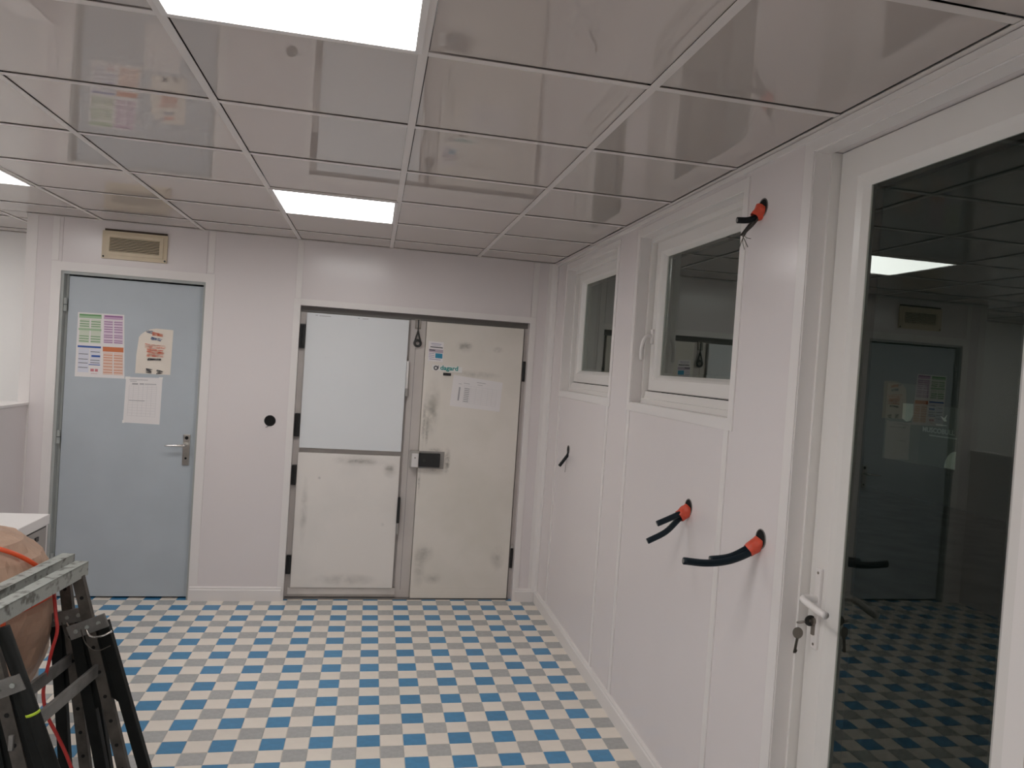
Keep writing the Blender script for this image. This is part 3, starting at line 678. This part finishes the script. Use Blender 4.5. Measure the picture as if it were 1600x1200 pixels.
# white appliance
ap = root('low_appliance', 'white topped low metal cabinet beside the grey door, half hidden', 'cabinet')
ax0, ax1, ay0, ay1, az = -2.04, -1.375, 3.25, 3.735, .873
box('body', ax0 + .01, ax1 - .008, ay0 + .01, ay1 - .01, .03, az - .045, APPS, ap, bevel=.003)
box('top', ax0, ax1, ay0, ay1, az - .045, az, APPW, ap, bevel=.005)
for x in (ax0 + .06, ax1 - .06):
    for y in (ay0 + .06, ay1 - .06): MB().tube([(x, y, 0), (x, y, .03)], .018, 12).build('foot', BLACK, ap)
box('side_latch', ax1 - .0085, ax1 - .002, ay1 - .13, ay1 - .10, az - .10, az - .08, BLACK, ap, bevel=.002)
box('side_seam', ax1 - .0085, ax1 - .0072, ay0 + .03, ay1 - .02, az - .055, az - .05, BLACK, ap)

# black bin and brown paper sack on it
bn = root('black_bucket', 'black bucket under the brown paper sack', 'bucket')
bx, by = -1.36, 2.86
def lathe(prof, cx, cy, seg=28):
    mb = MB(); n = len(prof)
    for r, z in prof:
        for q in range(seg): a = 2 * math.pi * q / seg; mb.v.append((cx + r * math.cos(a), cy + r * math.sin(a), z))
    for i in range(n - 1):
        for q in range(seg): b = (q + 1) % seg; mb.f.append((i * seg + q, i * seg + b, (i + 1) * seg + b, (i + 1) * seg + q)); mb.mi.append(0)
    mb.f.append(tuple(reversed(range(seg)))); mb.mi.append(0); mb.f.append(tuple((n - 1) * seg + q for q in range(seg))); mb.mi.append(0)
    return mb
lathe([(.14, 0), (.17, .30), (.16, .30), (.15, .29)], bx, by).build('shell', BLACK, bn, smooth=False)
MB().ring((bx, by, .30), (0, 0, 1), .17, .007, 28, 8).build('rim', BLACK, bn, smooth=True)
sk = root('paper_sack', 'bulging brown kraft paper sack behind the trestles', 'sack')
prof = [(.06, .310), (.15, .315), (.20, .36), (.240, .435), (.268, .48), (.304, .56), (.322, .651), (.322, .744), (.306, .84), (.272, .91), (.222, .965), (.15, .990), (.07, 1.0), (.02, 1.002)]
prof2 = []
for (r0, z0), (r1, z1) in zip(prof, prof[1:]):
    for k in range(3): prof2.append((r0 + (r1 - r0) * k / 3, z0 + (z1 - z0) * k / 3))
prof2.append(prof[-1])
mb = lathe(prof2, bx, by, 96)
from mathutils import noise
for k, v in enumerate(mb.v):
    p = Vector(v); n = noise.noise(p * 5) * .014 + (abs(noise.noise(p * 9)) - .2) * -.016 + (abs(noise.noise(p * 21)) - .2) * -.008
    d = Vector((p.x - bx, p.y - by, (p.z - .65) * .3))
    if d.length > .01: p += d.normalized() * n
    mb.v[k] = tuple(p)
mb.build('body', KRAFT, sk, smooth=False)
MB().prism([(-1.13, 2.60, .66), (-1.06, 2.66, .64), (-1.055, 2.665, .57), (-1.12, 2.60, .55)], (.004, -.004, 0)).build('paper_flap', KRAFT, sk)

# trestles ---------------------------------------------------------------
DIR = Vector((-.106, -.994, 0)).normalized(); SIDE = Vector((.994, -.106, 0)).normalized()
def trestle(lab, x_top, Y, slope, leg_r, leg_l, zt, zy, L):
    T = root('trestle', lab, 'trestle', 'adjustable steel trestles')
    def axis(z): return Vector((x_top + slope * (zt - z), Y, z))   # leaning post axis at the far end
    e0 = axis(zt) - DIR * .035; e1 = axis(zt) + DIR * (L + .10)
    # top bar: angle section
    b = MB(); b.bar(e0 + Vector((0, 0, .022)), e1 + Vector((0, 0, .022)), .042, .004, SIDE); b.bar(e0 + SIDE * .019, e1 + SIDE * .019, .004, .046, SIDE)
    b.bar(e0 - SIDE * .019, e1 - SIDE * .019, .004, .046, SIDE); b.build('top_bar', GALV, T)
    for k, off in enumerate((Vector((0, 0, 0)), DIR * L)):
        p = MB(); p.bar(axis(zt - .02) + off, axis(.12) + off, .034, .024, (1, 0, 0)); po = p.build('post', POSTM, T)
        zz = zt - .09
        while zz > .16:
            c = axis(zz) + off; MB().disc(c + Vector((0, -.0122, 0)), (0, -1, 0), .0062, .001, 12).build('post_hole', HOLEM, po); zz -= .085
        # yoke plate and splayed legs
        a = axis(zy) + off; yk = MB()
        r0 = Vector((leg_r[0][0], Y, leg_r[0][1])) + off; l0 = Vector((leg_l[0][0], Y, leg_l[0][1])) + off
        r1 = Vector((leg_r[1], Y, 0)) + off; l1 = Vector((leg_l[1], Y, 0)) + off
        f = .42; m_ = (r0.lerp(r1, f) + l0.lerp(l1, f)) / 2 + Vector((0, 0, .05))
        yk.prism([r0 + Vector((0, -.006, .0)), l0 + Vector((0, -.006, 0)), l0.lerp(l1, f) + Vector((0, -.006, 0)), m_ + Vector((0, -.006, 0)), r0.lerp(r1, f) + Vector((0, -.006, 0))], (0, .03, 0)); yk.build('yoke_plate', LEGB, T)
        for q0, q1 in ((r0, r1), (l0, l1)):
            lg_ = MB(); lg_.bar(q0, q1, .036, .030, (1, 0, 0)); lo_ = lg_.build('leg', LEGB, T, bevel=.004)
        br = MB(); bc0 = l0 + Vector((-.018, -.016, .0)); bc1 = r0 + Vector((.016, -.016, .012))
        br.bar(bc0, bc1, .012, .048, (0, 1, 0)); bo = br.build('clamp_bracket', BARM, T, bevel=.003)
        for f in (.2, .5, .8):
            c = bc0.lerp(bc1, f); MB().disc(c + Vector((0, -.006, 0)), (0, -1, 0), .007, .004, 10).build('bolt', GALV, bo)
        if k == 0:
            MB().tube(bez([bc1 + Vector((-.06, -.008, -.03)), bc1 + Vector((-.04, -.02, -.05)), bc1 + Vector((-.005, -.022, -.048)), bc1 + Vector((.022, -.012, -.035))], 5), .0038, 8).build('pin', CHROM, bo, smooth=True)
            MB().tube(bez([bc1 + Vector((-.075, -.01, -.03)), bc1 + Vector((-.055, -.018, -.075)), bc1 + Vector((-.02, -.02, -.10)), bc1 + Vector((.02, -.012, -.085))], 5), .002, 6).build('pin_wire', POSTM, bo)
    c0 = axis(.545) + Vector((-.004, -.020, 0)); c1 = c0 + DIR * (L - .0)
    MB().bar(c0, c1, .012, .042, SIDE).build('lower_brace', BARM, T, bevel=.002)
    return T
LT = .50
trestle('paint splashed steel trestle with pin, nearer to the tiled floor', -.940, 2.80, .2636, ((-.850, .705), -.632), ((-.930, .670), -.785), .880, .70, LT)
trestle('paint splashed steel trestle leaning between the other trestle and the sack', -1.018, 2.90, .1476, ((-.945, .695), -.815), ((-1.030, .680), -.960), .880, .70, LT)
# black pole with lime tape
ple = root('taped_pole', 'black pole with a lime green tape ring, leaning at the trestles', 'pole')
a = Vector((-.950, 2.30, .86)); b = Vector((-.640, 2.30, .0))
MB().tube([a, b], .018, 16).build('tube', LEGB, ple, smooth=True)
t = (b - a).normalized(); c = a + t * .250
MB().tube([c, c + t * .008], .0185, 16).build('tape_ring', YELG, ple, smooth=True)

# orange cord over the sack and down to the floor
oc = root('orange_cord', 'orange cord looped over the brown sack and trailing to the floor', 'cord')
def sack_pt(ang, z, d=.010):
    for (r0, z0), (r1, z1) in zip(prof, prof[1:]):
        if z0 <= z <= z1:
            r = r0 + (r1 - r0) * (z - z0) / max(1e-6, z1 - z0); break
    return Vector((bx + (r + d) * math.cos(ang), by + (r + d) * math.sin(ang), z))
MB().tube(bez([sack_pt(-3.0, .80, .022), sack_pt(-2.8, .86, .022), sack_pt(-2.5, .92, .022), sack_pt(-1.9, .965, .02), sack_pt(-1.3, .985, .02), sack_pt(-.8, .985, .02), sack_pt(-.45, .955, .022), sack_pt(-.25, .91, .022), sack_pt(-.12, .86, .022), sack_pt(-.05, .80, .022)], 6), .0075, 10).build('upper_loop', ORNG, oc, smooth=True)
MB().tube(bez([sack_pt(-1.6, .765, .02), sack_pt(-1.0, .770, .022), sack_pt(-.6, .78, .022), sack_pt(-.3, .79, .022), sack_pt(-.05, .80, .022), sack_pt(.6, .79, .02), sack_pt(1.3, .78, .02), sack_pt(2.0, .77, .02), sack_pt(2.7, .765, .02), sack_pt(3.4, .765, .02), sack_pt(4.05, .765, .02), sack_pt(4.68, .765, .02)], 6), .014, 10).build('waist_loop', ORNG, oc, smooth=True)
MB().tube(bez([sack_pt(-.05, .81, .022), Vector((-.990, 2.76, .80)), Vector((-.972, 2.73, .75)), Vector((-.962, 2.72, .70)), Vector((-.976, 2.72, .629)), Vector((-.991, 2.72, .534)), Vector((-.992, 2.72, .48)), Vector((-.976, 2.72, .416)), Vector((-.944, 2.72, .351)), Vector((-.905, 2.72, .263)), Vector((-.86, 2.72, .12)), Vector((-.86, 2.68, .012)), Vector((-.90, 2.60, .009))], 6), .0055, 8).build('hanging_tail', mat('cord_red', (.50, .035, .03), .4), oc, smooth=True)
MB().tube(bez([sack_pt(-.68, .77, .024), sack_pt(-.64, .70, .014), sack_pt(-.62, .63, .014), sack_pt(-.61, .56, .014)], 6), .008, 8).build('short_tail', ORNG, oc, smooth=True)

# ================================================================== CABLES IN THE RIGHT WALL
def cable_bundle(lab, hole, hr, strands, sleeve, m=CABL, wires=()):
    r = root('cable_stub', lab, 'cable', 'cable ends sticking out of the right wall')
    y, z = hole
    MB().disc((XR + .0008, y, z), (-1, 0, 0), hr, .0016, 28, ry=hr).build('wall_opening', HOLEM, r)
    MB().ring((XR - .0008, y, z), (1, 0, 0), hr, .002, 28, 6).build('opening_rim', RUBB, r, smooth=True)
    for pts, rad in strands:
        P = bez(pts, 7); s = MB().tube(P, rad, 12).build('cable', m, r, smooth=True)
        t = (Vector(P[-1]) - Vector(P[-2])).normalized()
        MB().tube([P[-1], Vector(P[-1]) + t * .0012], rad * .55, 10).build('cable_core', BARM, s)
    if sleeve:
        pts, rads = sleeve; P = bez(pts, 4)
        n = len(P); rr = [rads[0] + (rads[1] - rads[0]) * i / (n - 1) for i in range(n)]
        sm = MB().tube(P, rr, 14, cap=False)
        for k, v in enumerate(sm.v):
            q = Vector(v); sm.v[k] = tuple(q + Vector((noise.noise(q * 60), noise.noise(q * 60 + Vector((5, 0, 0))), noise.noise(q * 60 + Vector((0, 9, 0))))) * .0035)
        sm.build('orange_sleeve', SLEEV, r, smooth=True)
    for pts, rad in wires: MB().tube(bez(pts, 5), rad, 6).build('wire', POSTM, r, smooth=True)
    return r
cable_bundle('cut cable pair in orange sleeve beside the glazed door frame, reaching furthest from the wall', (2.186, 1.176), .030,
    [([(1.246, 2.19, 1.162), (1.208, 2.19, 1.131), (1.14, 2.19, 1.104), (1.064, 2.19, 1.095), (.984, 2.19, 1.101)], .0115),
     ([(1.246, 2.205, 1.168), (1.200, 2.207, 1.137), (1.145, 2.206, 1.112), (1.079, 2.203, 1.104)], .0105)],
    ([(1.244, 2.196, 1.163), (1.226, 2.196, 1.150), (1.203, 2.197, 1.134)], (.026, .020)))
cable_bundle('forked pair of cut cables in orange sleeve below the nearer window', (2.748, 1.168), .032,
    [([(1.246, 2.745, 1.165), (1.221, 2.745, 1.151), (1.169, 2.745, 1.126), (1.113, 2.745, 1.101)], .0115),
     ([(1.246, 2.762, 1.158), (1.206, 2.762, 1.116), (1.157, 2.762, 1.066), (1.085, 2.762, 1.028)], .0115)],
    ([(1.244, 2.752, 1.160), (1.226, 2.752, 1.146), (1.204, 2.752, 1.130)], (.027, .023)))
cable_bundle('single short black cable below the window nearest the corner', (4.613, 1.172), .028,
    [([(1.244, 4.61, 1.160), (1.237, 4.61, 1.14), (1.214, 4.61, 1.106), (1.187, 4.61, 1.068)], .010)], None, CABLK,
    [([(1.236, 4.61, 1.15), (1.230, 4.61, 1.10), (1.226, 4.61, 1.03)], .0012)])
cable_bundle('frayed black cable in orange sleeve high on the wall beside the nearer window', (2.330, 2.256), .030,
    [([(1.247, 2.34, 2.252), (1.228, 2.34, 2.228), (1.196, 2.34, 2.212), (1.155, 2.34, 2.207)], .0105)],
    ([(1.244, 2.338, 2.252), (1.232, 2.338, 2.238), (1.216, 2.338, 2.222)], (.027, .018)), CABLK,
    [([(1.230, 2.33, 2.226), (1.208, 2.33, 2.196), (1.184, 2.33, 2.170), (1.178, 2.33, 2.158)], .0042), ([(1.226, 2.345, 2.226), (1.200, 2.345, 2.194), (1.180, 2.345, 2.166), (1.172, 2.345, 2.160)], .0042),
     ([(1.180, 2.33, 2.160), (1.172, 2.33, 2.140), (1.165, 2.33, 2.117)], .0014), ([(1.176, 2.34, 2.160), (1.188, 2.34, 2.142), (1.200, 2.34, 2.122)], .0014), ([(1.178, 2.335, 2.16), (1.178, 2.335, 2.135), (1.186, 2.335, 2.112)], .001), ([(1.178, 2.335, 2.16), (1.19, 2.335, 2.152), (1.206, 2.335, 2.15)], .001)])
